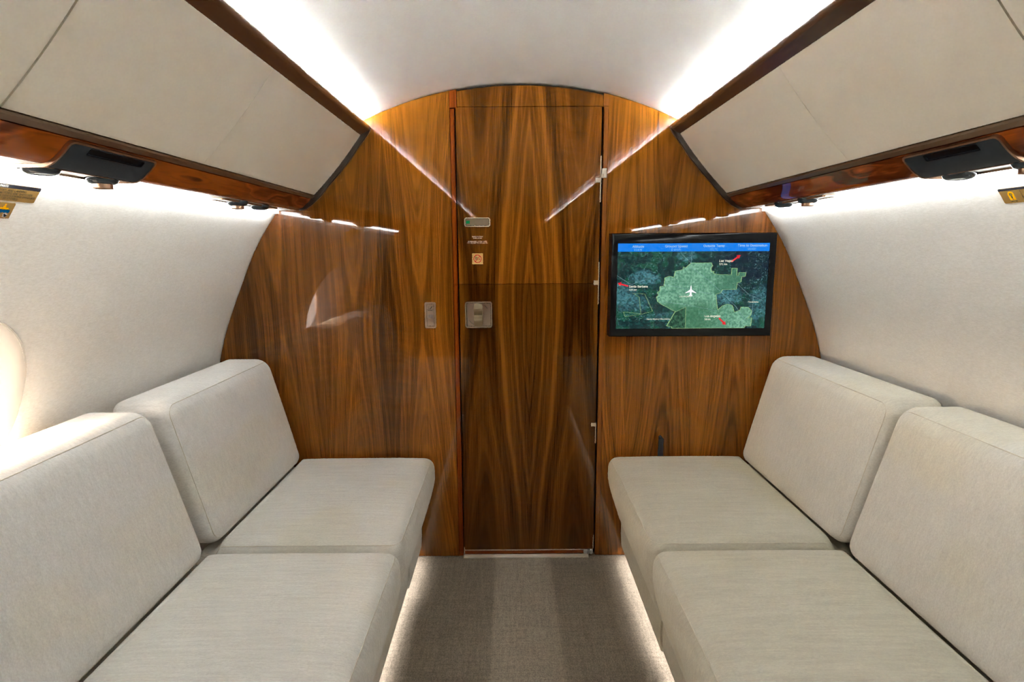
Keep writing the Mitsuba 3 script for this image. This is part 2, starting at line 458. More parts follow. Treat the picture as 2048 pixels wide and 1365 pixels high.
door = 'door_1'
labels[door] = {'label': 'glossy walnut bulkhead door in two panels with a square metal latch', 'kind': 'structure'}
YD = 0.001
panel(sbox(-0.2455, 1.1775, 0.310, 1.8455), 'upper_panel', 'm_wood', door, y=YD)
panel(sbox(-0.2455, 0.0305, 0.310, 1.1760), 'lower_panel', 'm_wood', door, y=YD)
panel(sbox(-0.2455, 0.010, 0.268, 0.0265), 'kick_strip', 'm_jamb', door, y=YD + 0.002)
obj('edge_strip', cat_(bx(-0.2465, 0.270, YD - 0.002, YD + 0.012, 0.0265, 0.0303, 0.0006), bx(-0.2475, -0.2440, YD - 0.002, YD + 0.012, 0.013, 0.040, 0.0006)), 'm_chrome', door, label='thin bright metal strip along the foot of the door')
ft = cat_(bx(0.2695, 0.2860, -0.006, 0.012, 0.012, 0.031, 0.001), bx(0.2885, 0.2925, -0.008, 0.012, 0.010, 0.031, 0.001), bx(0.2945, 0.3090, -0.006, 0.012, 0.009, 0.031, 0.003))
obj('foot_pivot', ft, 'm_chrome', door, label='chrome pivot block at the foot of the door')
hl = 'small pale metal hinge let into the door edge'
def hinge(z0, z1, tz0, tz1, up=True):
    h = obj('hinge', bx(0.3085, 0.3122, -0.0015, 0.016, z0, z1, 0.0005), 'm_hinge', door, label=hl)
    obj('tab', bx(0.291, 0.3125, -0.0022, 0.010, tz0, tz1, 0.0006), 'm_hinge', h)
hinge(1.492, 1.666, 1.567, 1.584)
hinge(1.093, 1.262, 1.171, 1.189)
hinge(0.510, 0.598, 0.584, 0.598)
h = obj('striker', cat_(bx(0.3155, 0.3325, -0.004, 0.006, 1.584, 1.619, 0.0008)), 'm_hinge_white', door, label='small white striker plate beside the top hinge')
obj('bolt', bx(0.3125, 0.3215, -0.007, 0.0, 1.583, 1.599, 0.001), 'm_hinge', h)
obj('hinge', bx(0.3085, 0.3112, -0.0012, 0.016, 0.034, 0.094, 0.0005), 'm_hinge', door)

# sliding indicator near the top of the door
ind = obj('indicator', plate(rrect(-0.2205, -0.1185, 1.4005, 1.4365, 0.009).difference(rrect(-0.2165, -0.1225, 1.4045, 1.4325, 0.0065)), YD, 0.0042), 'm_nickel_edge', door, label='sliding metal indicator showing a green field')
obj('slot', plate(rrect(-0.2175, -0.1215, 1.4035, 1.4335, 0.0065), YD, 0.0006), 'm_recess', ind)
obj('track', plate(rrect(-0.2150, -0.1950, 1.4065, 1.4312, 0.005), YD - 0.0005, 0.0002), 'm_nickel_dark', ind)
obj('field', plate(sbox(-0.2140, 1.4125, -0.1985, 1.4250), YD - 0.0008, 0.0004), 'm_green', ind, label='green field')
sl = ext(rrect(-0.1985, -0.1245, 1.4065, 1.4315, 0.005).buffer(-0.0008), 0.0026)
obj('slider', face_bulk(cat_(ext(rrect(-0.1985, -0.1245, 1.4065, 1.4315, 0.005), 0.0018), sl), YD - 0.0006), 'm_nickel_dark', ind)

# turning latch in a square recessed plate
lx0, lx1, lz0, lz1 = -0.2235, -0.1150, 1.0015, 1.1070
lt = obj('latch', plate(rrect(lx0, lx1, lz0, lz1, 0.010).difference(rrect(lx0 + 0.005, lx1 - 0.005, lz0 + 0.005, lz1 - 0.005, 0.006)), YD, 0.0095), 'm_nickel_edge', door, label='square metal turning latch')
obj('shadow_gap', plate(rrect(lx0 + 0.004, lx1 - 0.004, lz0 + 0.004, lz1 - 0.004, 0.006), YD, 0.0004), 'm_recess', lt)
obj('back_plate', plate(rrect(lx0 + 0.0072, lx1 - 0.0068, lz0 + 0.0068, lz1 - 0.0072, 0.005), YD, 0.0010), 'm_nickel', lt)
# knob: bar with arched ends, domed front
kx0, kx1 = -0.1875, -0.1525
kz0, kz1 = 1.0075, 1.1005
kn = []
for zz in np.linspace(0, 1, 25):
    w = 2 * zz - 1
    z = kz0 + (kz1 - kz0) * zz
    hgt = 0.0190 + 0.0100 * (1 - abs(w) ** 2) - 0.016 * math.exp(-(w / 0.30) ** 2)                          # the grip is hollowed in the middle
    kn.append((z, hgt))
prof = [(z, h_) for z, h_ in kn]
poly = Polygon([(prof[0][0], 0.001)] + prof + [(prof[-1][0], 0.001)])
km = ext(poly, kx1 - kx0)
v = km.vertices.copy()
km.vertices = np.stack([kx0 + v[:, 2], YD - v[:, 1], v[:, 0]], 1)
km.fix_normals()
cap = ext(rrect(kx0, kx1, kz0, kz1, 0.0125), 0.06)
capm = face_bulk(cap, YD + 0.01); capm.fix_normals()
obj('knob', tri(mani(km) ^ mani(capm)), 'm_nickel_dark', lt, smooth=25)
ring = LineString([(-0.170 + 0.044 * math.cos(a), 1.054 + 0.044 * math.sin(a)) for a in np.radians(np.arange(35, 60, 3))]).buffer(0.0006)
ring2 = LineString([(-0.170 + 0.044 * math.cos(a), 1.054 + 0.044 * math.sin(a)) for a in np.radians(np.arange(212, 244, 3))]).buffer(0.0006)
obj('engraving', plate(ring.union(ring2), YD - 0.0008, 0.0003), 'm_ink', lt)

# white lettering on the door
def text_on_bulk(lines, mat, name, parent, y, bold=False, d=0.0003):
    ms = []
    for (txt, xc, zb, hh, align, sx) in lines:
        m = meshkit.text_mesh(txt, hh, d, bold)
        m.vertices[:, 0] *= sx
        w = m.bounds[1, 0] - m.bounds[0, 0]
        x = {'c': xc - w / 2, 'l': xc, 'r': xc - w}[align] - m.bounds[0, 0]
        m.apply_translation([x, zb, 0])
        ms.append(face_bulk(m, y))
    return obj(name, cat_(*ms), mat, parent)
lines = []
for txt, px, zb, hh, wid in (('EMERG. RELEASE', -0.1695, 1.3610, 0.0037, 0.0435), ('(TURN KNOB)', -0.1700, 1.3550, 0.0037, 0.0350),
                             ('DOOR MUST BE LATCHED CLOSED', -0.1695, 1.3425, 0.0040, 0.0745), ('FOR TAXI, TAKEOFF, AND LANDING', -0.1700, 1.3365, 0.0040, 0.0800)):
    m = meshkit.text_mesh(txt, hh, 0.0003, True)
    lines.append((txt, px, zb, hh, 'c', wid / (m.bounds[1, 0] - m.bounds[0, 0])))
text_on_bulk(lines, 'm_white_ink', 'lettering', door, YD, True)

# no-smoking placard
t = thing('no_smoking_placard', 'small square gold placard with a red crossed-out cigarette sign on the door', 'sign')
pc = np.array([-0.1705, 1.2765])
obj('plate', plate(rrect(pc[0] - .0215, pc[0] + .0215, pc[1] - .0215, pc[1] + .0215, 0.001), YD, 0.0010), 'm_gold_light', t)
ringp = Point(pc).buffer(0.0160, 24).difference(Point(pc).buffer(0.0132, 24))
bar = affinity.rotate(sbox(pc[0] - .0145, pc[1] - .0012, pc[0] + .0145, pc[1] + .0012), 50, origin=tuple(pc))
obj('disc', plate(Point(pc).buffer(0.0175, 24), YD - 0.0010, 0.0002), 'm_gold_light', t)
obj('ring', plate(ringp.union(bar), YD - 0.0014, 0.0003), 'm_red', t, label='red ring and bar')
smoke = unary = shapely.union_all([LineString([(pc[0] - .009 + .0032 * i + .0015 * math.sin(q), pc[1] + .001 + .003 * q) for q in np.linspace(0, 2.6 - .3 * i, 8)]).buffer(0.0006) for i in range(3)])
cig = sbox(pc[0] - .0095, pc[1] - .0022, pc[0] + .0035, pc[1] - .0002).union(sbox(pc[0] + .0045, pc[1] - .0024, pc[0] + .0098, pc[1] + .0002))
obj('cigarette', plate(cig.union(smoke), YD - 0.0012, 0.0002), 'm_ink', t)

# ashtray in the left panel
t = thing('ashtray', 'small upright metal ashtray set in the walnut panel left of the door', 'ashtray')
ax0, ax1, az0, az1 = -0.3855, -0.3405, 1.0005, 1.1060
obj('frame', plate(rrect(ax0, ax1, az0, az1, 0.0075).difference(rrect(ax0 + .0075, ax1 - .0075, az0 + .0075, az1 - .0075, 0.002)), 0.0, 0.005), 'm_nickel', t)
obj('recess', plate(rrect(ax0 + .007, ax1 - .007, az0 + .007, az1 - .007, 0.002), 0.0, 0.0006), 'm_ink', t)
lid = obj('lid', plate(sbox(ax0 + .0088, az0 + .0092, ax1 - .0088, az1 - .0088), 0.0, 0.0042), 'm_nickel', t)
lcx = (ax0 + ax1) / 2
ribs = shapely.union_all([sbox(lcx - .0085 + .0042 * i, 1.0405, lcx - .0065 + .0042 * i, 1.0555) for i in range(5)])
obj('grip', plate(ribs, -0.0042, 0.0012), 'm_chrome', lid)
tray = LineString([(lcx - .0088, 1.0765), (lcx - .0072, 1.0725), (lcx + .0072, 1.0725), (lcx + .0088, 1.0765)]).buffer(0.0007)
cg = LineString([(lcx - .002, 1.0765), (lcx + .0075, 1.0885)]).buffer(0.0011)
sm = LineString([(lcx - .0045, 1.0775), (lcx - .0065, 1.0815), (lcx - .0045, 1.0845), (lcx - .006, 1.0875)]).buffer(0.0005)
obj('symbol', plate(shapely.union_all([tray, cg, sm]), -0.0042, 0.0003), 'm_ink', lid)

# door sill
t = obj('door_sill', cat_(bx(-0.249, 0.289, -0.018, 0.004, 0.0, 0.0075, 0.0012)), 'm_hinge_white')
tag(t, 'flat pale metal sill bar on the carpet at the foot of the door', 'sill')

# black strap behind the right divan
sp = np.array([(0.585 + 0.0 * i, -0.012 - 0.004 * math.sin(i / 9 * 3.0), 0.40 + 0.135 * i / 9) for i in range(10)])
st = ext(rrect(-0.0105, 0.0105, 0.0, 0.142, 0.004), 0.004)
st.vertices = np.stack([0.576 + st.vertices[:, 0], -0.026 + st.vertices[:, 2] - 0.012 * np.sin(np.clip(st.vertices[:, 1] / 0.142, 0, 1) * 1.5), 0.400 + st.vertices[:, 1]], 1)
st.fix_normals()
hk = prism_y([(-0.006, 0.0), (0.006, 0.0), (0.006, 0.014), (0.001, 0.018), (-0.006, 0.014)], -0.034, -0.002)
hk.apply_translation([0.5795, 0, 0.527])
t = obj('strap', cat_(st, hk), 'm_strap')
tag(t, 'black strap on the walnut panel sticking up behind the far right seat cushion', 'strap')

# ------------------------------------------------------------------ television
t = thing('television', 'black wall-mounted television showing a flight map on the right walnut panel', 'television')
tx0, tx1, tz0, tz1, ty = 0.348, 0.985, 0.970, 1.3715, -0.060
sx0, sx1, sz0, sz1 = 0.3725, 0.957, 1.0020, 1.3325
def slab(x0, x1, z0, z1, y0, y1, r):
    """rounded slab between y0 (front) and y1 (back)"""
    P = []
    for (dx, dy) in ((0, r), (r * .3, r * .3), (r, 0)):
        for px in (x0 + dx, x1 - dx):
            for pz in (z0 + dx, z1 - dx):
                P += [(px, y0 + dy, pz), (px, y1, pz)]
    return trimesh.convex.convex_hull(np.array(P))
case = tri(mani(slab(tx0, tx1, tz0, tz1, ty, 0.0, 0.008)) - mani(bx(sx0, sx1, ty - 0.01, ty + 0.003, sz0, sz1)))
obj('casing', case, 'm_gloss_black', t, smooth=30)

# map picture
EM = 2.0 ** -exposure
bs('m_screen_ink', two({'type': 'diffuse', 'reflectance': rgb(0.02, 0.02, 0.02)}))
NX, NZ = 760, 430
gx, gz = np.meshgrid(np.linspace(0, 1, NX), np.linspace(0, 1, NZ))
AS = (sx1 - sx0) / (sz1 - sz0)
P3 = np.stack([gx * AS * 6, gz * 6, gx * 0], -1)
f1, f2 = meshkit.fbm(P3, 5, 3), meshkit.fbm(P3 * 2.7 + 11, 4, 9)
f3 = meshkit.fbm(P3 * 9 + 5, 3, 21)
ridge = np.abs(meshkit.fbm(P3 * np.array([1.6, 2.6, 1]) + 40 + 0.5 * f2[..., None], 4, 5) - 0.5) * 2
def C(r, g, b):
    return srgb(r, g, b)[None, None]
def blend(a, b, w):
    return a * (1 - w[..., None]) + b * w[..., None]
sst = lambda a, b, x: np.clip((x - a) / (b - a), 0, 1) ** 2 * (3 - 2 * np.clip((x - a) / (b - a), 0, 1))
img = blend(C(14, 44, 46) + 0 * P3, C(34, 92, 84), sst(0.25, 0.75, 0.55 * f3 + 0.45 * ridge))
img = blend(img, C(22, 84, 62), 0.7 * sst(0.5, 0.62, f2))
img = blend(img, C(12, 26, 48), 0.8 * sst(0.62, 0.9, gx * 0.6 + gz * 0.45 + 0.3 * (f1 - 0.5)) * (gz > 0.35))
# lighter valleys with towns, as soft blobs (u, v up, radius u, radius v, weight)
for (u, v, a, b, w) in ((.17, .60, .13, .10, .8), (.06, .42, .10, .16, .6), (.13, .30, .14, .14, .45), (.74, .40, .12, .14, .7), (.30, .14, .14, .06, .35), (.80, .12, .14, .10, .6), (.45, .86, .07, .07, .5), (.95, .30, .08, .22, .5)):
    d = ((gx - u) / a) ** 2 + ((gz - v) / b) ** 2 + 1.6 * (f1 - 0.5)
    img = blend(img, C(74, 128, 138), w * sst(1.1, 0.3, d) * (0.4 + 0.6 * sst(.3, .6, f3)))
spk = sst(0.66, 0.8, meshkit.fbm(P3 * 16, 2, 2)) * sst(0.42, 0.6, f2)
img = blend(img, C(120, 170, 180), 0.5 * spk)
# city limits: pixel outlines of the picture on the screen, as fractions (u, v from the top)
def uv_poly(pts):
    p = np.array(pts, float)
    return Polygon(np.c_[(p[:, 0] - 345) / (1763 - 345), 1 - (p[:, 1] - 265) / (1055 - 265)]).buffer(0)
city = uv_poly([(1035, 445), (1225, 445), (1238, 470), (1225, 495), (1232, 525), (1255, 520), (1250, 540), (1290, 552), (1420, 555), (1420, 495), (1470, 495), (1470, 560), (1490, 560), (1490, 535), (1555, 535), (1553, 570), (1518, 572), (1515, 620), (1480, 630), (1475, 690), (1345, 692), (1330, 720), (1285, 735), (1295, 800), (1305, 865),
                (1312, 880), (1350, 845), (1395, 828), (1445, 838), (1470, 905), (1520, 885), (1530, 855), (1600, 858), (1635, 895), (1630, 930), (1600, 960), (1640, 958), (1632, 1035), (1580, 1035), (1570, 1055), (880, 1055), (880, 1040), (830, 1030), (905, 895), (860, 872), (820, 850), (775, 830), (735, 800), (722, 760), (740, 740), (730, 715), (752, 700),
                (752, 660), (790, 655), (795, 580), (835, 565), (880, 575), (890, 520), (960, 505), (965, 480), (985, 490)])
hole = uv_poly([(1020, 905), (1170, 895), (1300, 880), (1310, 890), (1240, 915), (1170, 930), (1080, 905)])
park = uv_poly([(905, 900), (1005, 855), (1010, 1055), (880, 1055), (880, 1040), (832, 1030)])
def inside(poly):
    return shapely.contains_xy(poly, gx.ravel(), gz.ravel()).reshape(gx.shape).astype(float)
ci = inside(city)
street = 0.5 * (np.abs(np.sin(gx * AS * 95 + 0.15 * gz)) > 0.94) + 0.5 * (np.abs(np.sin(gz * 78)) > 0.95)
cimg = blend(C(92, 150, 122) + 0 * P3, C(126, 182, 150), sst(.3, .7, f3))
cimg = blend(cimg, C(70, 132, 104), 0.6 * sst(.45, .7, f2))
cimg = blend(cimg, C(150, 196, 178), 0.35 * np.clip(street, 0, 1))
cimg = blend(cimg, C(52, 108, 74), 0.75 * sst(.40, .22, gz + .25 * (f1 - .5)) * sst(.80, .56, gx + .3 * (f2 - .5)))
cimg = blend(cimg, C(64, 118, 92), 0.85 * sst(.63, .71, gx + .12 * (f2 - .5)) * (gz > .40))
img = blend(img, cimg, ci * 0.95)
img = blend(img, blend(C(22, 58, 46) + 0 * P3, C(52, 98, 72), sst(.4, .6, f3)), inside(park) * 0.92)
lines_ = [city.exterior, park.exterior, uv_poly([(505, 725), (610, 728), (690, 890), (580, 920), (430, 940), (415, 895), (580, 915), (560, 760)]).exterior]
for i, ln in enumerate(lines_):
    b = inside(ln.buffer(0.0026))
    img = blend(img, C(150, 190, 130), b * (0.8 if i == 0 else 0.5))
for pts in ([(1035, 480), (1200, 600), (1340, 720), (1480, 850), (1560, 960)], [(760, 640), (1000, 680), (1260, 740)], [(940, 360), (1040, 450)], [(1040, 340), (1035, 450)], [(1480, 640), (1600, 740), (1740, 800)], [(780, 800), (1000, 830), (1300, 890)], [(345, 560), (480, 640), (700, 570)], [(1540, 1000), (1640, 900), (1640, 760)]):
    p = np.array(pts, float)
    ln = LineString(np.c_[(p[:, 0] - 345) / 1418, 1 - (p[:, 1] - 265) / 790])
    img = blend(img, C(150, 190, 195), 0.35 * inside(ln.buffer(0.0022)))
bar_h = (340 - 265) / 790
grain = meshkit.fbm(P3 * np.array([30, 26, 1]), 2, 77)
img = img * (1 + (0.9 - 0.5 * ci) * (sst(0.25, 0.85, 0.6 * grain + 0.4 * f3) - 0.45))[..., None]
img[(1 - gz) < bar_h] = srgb(4, 126, 236)
g = np.arange(NX * NZ).reshape(NZ, NX)
F = np.vstack([np.c_[g[:-1, :-1].ravel(), g[:-1, 1:].ravel(), g[1:, 1:].ravel()], np.c_[g[:-1, :-1].ravel(), g[1:, 1:].ravel(), g[1:, :-1].ravel()]])
YS = ty + 0.0022
V = np.stack([sx0 + gx.ravel() * (sx1 - sx0), np.full(gx.size, YS), sz0 + gz.ravel() * (sz1 - sz0)], 1)
scr = trimesh.Trimesh(V, F, process=False)
obj('screen', scr, 'm_gloss_black', t, emit={'type': 'mesh_attribute', 'name': 'vertex_color'}, color=img.reshape(-1, 3) * EM, weight=0.3, label='lit screen with a green satellite map of a city under a blue title bar')
# graphics in front of the map: lettering, aeroplane, arrows
def su(px): return sx0 + (px - 345) / 1418 * (sx1 - sx0)
def sv(py): return sz1 - (py - 265) / 790 * (sz1 - sz0)
MPX = (sx1 - sx0) / 1418
def scr_text(items, bold):
    ms = []
    for (txt, pxc, pyb, wpx, hpx) in items:
        m = meshkit.text_mesh(txt, hpx * MPX, 0.0003, bold)
        w = m.bounds[1, 0] - m.bounds[0, 0]
        m.vertices[:, 0] = (m.vertices[:, 0] - m.bounds[0, 0]) * (wpx * MPX / w)
        m.apply_translation([su(pxc - wpx / 2), sv(pyb), 0])
        ms.append(face_bulk(m, YS - 0.0002))
    return ms
head = scr_text([('Altitude', 535, 303, 108, 22), ('Ground Speed', 890, 302, 206, 22), ('Outside Temp', 1243, 300, 198, 22), ('Time to Destination', 1600, 298, 274, 22)], False)
vals = scr_text([('818 ft', 534, 332, 72, 19), ('0 km/h', 888, 331, 88, 19), ('35 °C', 1243, 330, 74, 19), ('00:09', 1597, 328, 72, 19)], False)
nms = scr_text([('Las Vegas', 1365, 436, 130, 20), ('371 km', 1337, 465, 74, 16), ('Santa Barbara', 548, 668, 176, 20), ('115 km', 497, 697, 74, 16), ('Los Angeles', 1264, 949, 150, 20), ('38 km', 1217, 977, 58, 16)], True)
sml = scr_text([('Los Angeles', 996, 760, 116, 15), ('Pasadena', 1642, 815, 96, 15), ('Santa Monica Mountains', 748, 972, 220, 15)], False)
for m in head: obj('heading', m, 'm_screen_ink', t, emit=srgb(190, 222, 240) * EM, weight=0.01)
for m in vals: obj('reading', m, 'm_screen_ink', t, emit=srgb(120, 190, 236) * EM, weight=0.01)
for m in nms + sml: obj('place_name', m, 'm_screen_ink', t, emit=srgb(238, 236, 214) * EM, weight=0.01)
def arrow(x0, y0, x1, y1):
    a, b = np.array([su(x0), sv(y0)]), np.array([su(x1), sv(y1)])
    d = (b - a) / np.linalg.norm(b - a); n_ = np.array([-d[1], d[0]]); L = np.linalg.norm(b - a); w = 7.5 * MPX
    h = 34 * MPX
    return Polygon([a + n_ * w, b - d * h + n_ * w, b - d * h + n_ * w * 2.8, b, b - d * h - n_ * w * 2.8, b - d * h - n_ * w, a - n_ * w])
for q in ((452, 655, 350, 628), (1410, 436, 1497, 374), (1325, 958, 1395, 1024)):
    obj('arrow', plate(arrow(*q), YS - 0.0002, 0.0003), 'm_screen_ink', t, emit=srgb(222, 10, 34) * EM, weight=0.01, label='red direction arrow')
pl = [(1045, 648), (1051, 668), (1053, 690), (1096, 718), (1096, 724), (1054, 714), (1053, 735), (1062, 748), (1062, 753), (1045, 748)]
pl = pl + [(2090 - x, y) for x, y in pl[::-1]]
obj('aeroplane_symbol', plate(Polygon([(su(x), sv(y)) for x, y in pl]).buffer(0), YS - 0.0005, 0.0003), 'm_screen_ink', t, emit=srgb(250, 250, 250) * EM, weight=0.01, label='white aeroplane symbol')

# ------------------------------------------------------------------ overhead bins, both sides
BIN_END = -0.014
P_TOP, P_LOW = np.array([0.606, 1.745]), np.array([0.797, 1.523])
pd = (P_LOW - P_TOP); PL = np.linalg.norm(pd); pd = pd / PL
pn_ = np.array([-pd[1], pd[0]]) * -1                    # towards the aisle and down
if pn_[0] > 0: pn_ = -pn_
def pan_pt(s, off):
    """point on the bin front: s from the upper edge, off towards the aisle; slightly bulged"""
    b = 0.007 * 4 * (s / PL) * (1 - s / PL)
    return P_TOP + pd * s + pn_ * (b + off)
FAS = smooth_path([(.811, 1.5085), (.824, 1.495), (.836, 1.483), (.8465, 1.4745), (.857, 1.4685), (.868, 1.4658)], 24)
FAS_L = np.vstack([FAS, np.c_[np.linspace(.876, .945, 12), np.full(12, 1.4655)]])
fs = np.r_[0, np.cumsum(np.linalg.norm(np.diff(FAS_L, axis=0), axis=1))]
def fas_at(s):
    s = np.asarray(s, float)
    p = np.stack([np.interp(s, fs, FAS_L[:, 0]), np.interp(s, fs, FAS_L[:, 1])], -1)
    e = 0.003
    a = np.stack([np.interp(s - e, fs, FAS_L[:, 0]), np.interp(s - e, fs, FAS_L[:, 1])], -1)
    b = np.stack([np.interp(s + e, fs, FAS_L[:, 0]), np.interp(s + e, fs, FAS_L[:, 1])], -1)
    t_ = b - a
    t_ /= np.linalg.norm(t_, axis=-1, keepdims=True)
    n_ = np.stack([t_[..., 1], -t_[..., 0]], -1)
    return p, n_
def bent(poly, h, w0):
    """a plate with outline poly in (y, s), laid on the lower front of the bin, from offset w0 to w0 + h outwards"""
    m = ext(poly, h, w0)
    v, f = trimesh.remesh.subdivide_to_size(m.vertices, m.faces, 0.012, max_iter=12)
    p, n_ = fas_at(v[:, 1])
    q = p + n_ * v[:, 2:3]
    r = trimesh.Trimesh(np.stack([q[:, 0], v[:, 0], q[:, 1]], 1), f, process=True)
    r.fix_normals()
    return r

TRIM = [(.5775, 1.782), (.5715, 1.7755), (.5700, 1.768), (.5730, 1.7605), (.579, 1.757), (.6045, 1.7455), (.6220, 1.7320), (.645, 1.7365), (.622, 1.7545), (.598, 1.7625), (.594, 1.770), (.594, 1.7755), (.588, 1.7805), (.583, 1.7825)]
sides = {-1: 'left', 1: 'right'}
bins = {}
for s in (-1, 1):
    nm = sides[s]
    b = thing('overhead_bin', f'cream overhead bin with dark trim and walnut lower rail along the {nm} side', 'overhead bin')
    bins[s] = b
    # hidden box behind the fronts
    body = [tuple(pan_pt(0.002, -0.018)), tuple(pan_pt(PL - 0.002, -0.018)), (.824, 1.514), (.848, 1.4885), (.868, 1.4735), (.955, 1.4715), (.99, 1.50), (.86, 1.62), (.68, 1.735)]
    obj('body', mir(prism_y(body, Y_END, BIN_END), s), 'm_trim', b)
    obj('upper_trim', mir(prism_y(TRIM, Y_END, -0.004), s), 'm_trim', b, smooth=40, label='dark brown lacquered upper trim')
    # fronts
    for (y0, y1) in ((-0.7895, BIN_END), (-1.3345, -0.7908), (-2.10, -1.3385), (Y_END, -2.104)):
        ss = np.linspace(0.001, PL - 0.001, 18)
        pts = [pan_pt(q, 0.0) for q in ss] + [pan_pt(q, -0.016) for q in ss[::-1]]
        obj('door_panel', mir(prism_y(pts, y0, y1), s), 'm_bin', b, smooth=25)
    e0, e1 = pan_pt(PL + 0.0012, 0.0015), np.array([.8098, 1.5098])
    bd = [tuple(e0), tuple(e0 + pn_ * 0.0035 + pd * 0.003), tuple(e1 + pn_ * 0.003 - pd * 0.002), tuple(e1), tuple(e1 - pn_ * 0.014), tuple(e0 - pn_ * 0.014)]
    obj('lower_trim', mir(prism_y(bd, Y_END, -0.006), s), 'm_bead', b, smooth=40, label='brown metallic strip under the cream fronts')
    inner = FAS + np.array([0.006, 0.006])
    obj('rail', mir(prism_y(np.vstack([FAS, inner[::-1]]), Y_END, -0.010), s), 'm_fascia', b, smooth=40, label='glossy reddish walnut rail')
    obj('underside', mir(bx(.868, .945, Y_END, -0.012, 1.4658, 1.4700), s), 'm_pale', b, label='pale underside')
    obj('light_strip', mir(bx(.930, .946, -2.28, -0.030, 1.4535, 1.4655, 0.001), s), 'm_lamp', b, emit=L_WASH, label='glowing white light strip under the bin')
    obj('light_strip', mir(prism_y([(.607, 1.7635), (.620, 1.7570), (.629, 1.7725), (.617, 1.7790)], Y_END + 0.05, -0.012), s), 'm_lamp', b, emit=L_COVE, label='glowing light strip behind the upper trim')
    # end trim against the bulkhead
    outer = smooth_path([(.568, 1.772), (.5745, 1.757), (.612, 1.708), (.637, 1.674), (.664, 1.640), (.698, 1.602), (.735, 1.563), (.773, 1.520), (.810, 1.487), (.836, 1.471), (.857, 1.4645)], 40)
    innr = [(.868, 1.4705), (.815, 1.498)] + [tuple(pan_pt(q, -0.006)) for q in np.linspace(PL, 0, 12)]
    obj('end_trim', mir(prism_y(list(map(tuple, outer)) + innr, -0.0125, -0.0025), s), 'm_trim_dark', b, label='dark curved end trim against the walnut panel')
    obj('end_bead', mir(tube(np.c_[outer[:, 0] - 0.0005, np.full(40, -0.0030), outer[:, 1] - 0.0005], 0.0014, 6), s), 'm_bead', b, smooth=True)

    # service panel with speaker cloth, reading lamp and air nozzle
    yA, yB = (-1.190, -0.950) if s < 0 else (-1.200, -0.958)
    sp_ = thing('service_panel', f'black service panel with a bronze rim and a lamp set in the {nm} bin rail', 'service panel')
    full = rrect(yA, yB, 0.001, 0.128, 0.012)
    front = rrect(yA + .0045, yB - .0045, 0.0050, 0.0700, 0.009)
    under = rrect(yA + .0045, yB - .0045, 0.0715, 0.1240, 0.006)
    obj('rim', mir(bent(full.difference(front).difference(under), 0.0065, 0.0002), s), 'm_bronze', sp_, smooth=30, label='bronze rim')
    sl0, sl1 = (-1.138, -0.988) if s < 0 else (-1.148, -1.018)
    slot = rrect(sl0, sl1, 0.0100, 0.0235, 0.002)
    obj('cover', mir(bent(front.difference(slot), 0.0052, 0.0002), s), 'm_speaker', sp_, smooth=30, label='black perforated cover')
    obj('slot', mir(bent(slot.buffer(0.0014).difference(slot.buffer(-0.0002)), 0.0028, 0.004), s), 'm_gloss_black', sp_, smooth=30)
    obj('slot_recess', mir(bent(slot.buffer(0.0005), 0.001, 0.0002), s), 'm_gloss_black', sp_)
    obj('under_plate', mir(bent(under, 0.0025, 0.0002), s), 'm_pale', sp_, label='pale plate under the bin')
    def lamp(parent, y, nozzle):
        d = lathe([(0.0, 0.004), (0.029, 0.004), (0.0300, 0.001), (0.0290, -0.004), (0.0255, -0.0095), (0.021, -0.012), (0.0185, -0.0125), (0.0175, -0.0115), (0.0, -0.011)], 40)
        d.apply_translation([.893, y, 1.4630])
        k_ = obj('reading_lamp', mir(d, s), 'm_dome', parent, smooth=35, label='round dark lamp housing')
        if nozzle:
            r_ = lathe([(0.0, -0.006), (0.0172, -0.006), (0.0178, -0.0125), (0.0178, -0.0205), (0.0168, -0.0215), (0.0150, -0.0215), (0.0140, -0.0180), (0.0, -0.0170)], 40)
            r_.apply_translation([.893, y, 1.4630])
            obj('nozzle', mir(r_, s), 'm_bronze', k_, smooth=35, label='bronze nozzle')
    if s < 0:
        lamp(sp_, -1.160, False); lamp(sp_, -1.008, True)
    else:
        lamp(sp_, -1.018, False); lamp(sp_, -1.180, True)
    # small lamp plate near the bulkhead
    lp = thing('lamp_plate', f'small bronze plate with two dark lamps under the {nm} bin near the bulkhead', 'reading light')
    yA2, yB2 = (-0.545, -0.165)
    pf = rrect(yA2, yB2, 0.080, 0.128, 0.008)
    pi_ = rrect(yA2 + .004, yB2 - .004, 0.084, 0.124, 0.006)
    obj('rim', mir(bent(pf.difference(pi_), 0.0055, 0.0002), s), 'm_bronze', lp, smooth=30)
    obj('under_plate', mir(bent(pi_, 0.0030, 0.0002), s), 'm_pale', lp)
    lamp(lp, -0.430, True); lamp(lp, -0.275, False)

# ------------------------------------------------------------------ placards on the side walls
def wall_sheet(polys_mesh, s, yy, zz):
    """a mesh drawn in (across, up) with thickness along its z is laid on the side wall; its origin goes to (yy, zz)"""
    P0, t_, n_ = side_at(zz)
    m = polys_mesh.copy()
    v = m.vertices
    a, u, w = v[:, 0], v[:, 1], v[:, 2] + 0.0006
    X = P0[0] + t_[0] * u + n_[0] * w
    Z = P0[1] + t_[1] * u + n_[1] * w
    if s < 0:
        m.vertices = np.stack([-X, yy + a, Z], 1)
    else:
        m.vertices = np.stack([X, yy - a, Z], 1)
    m.fix_normals()
    return m
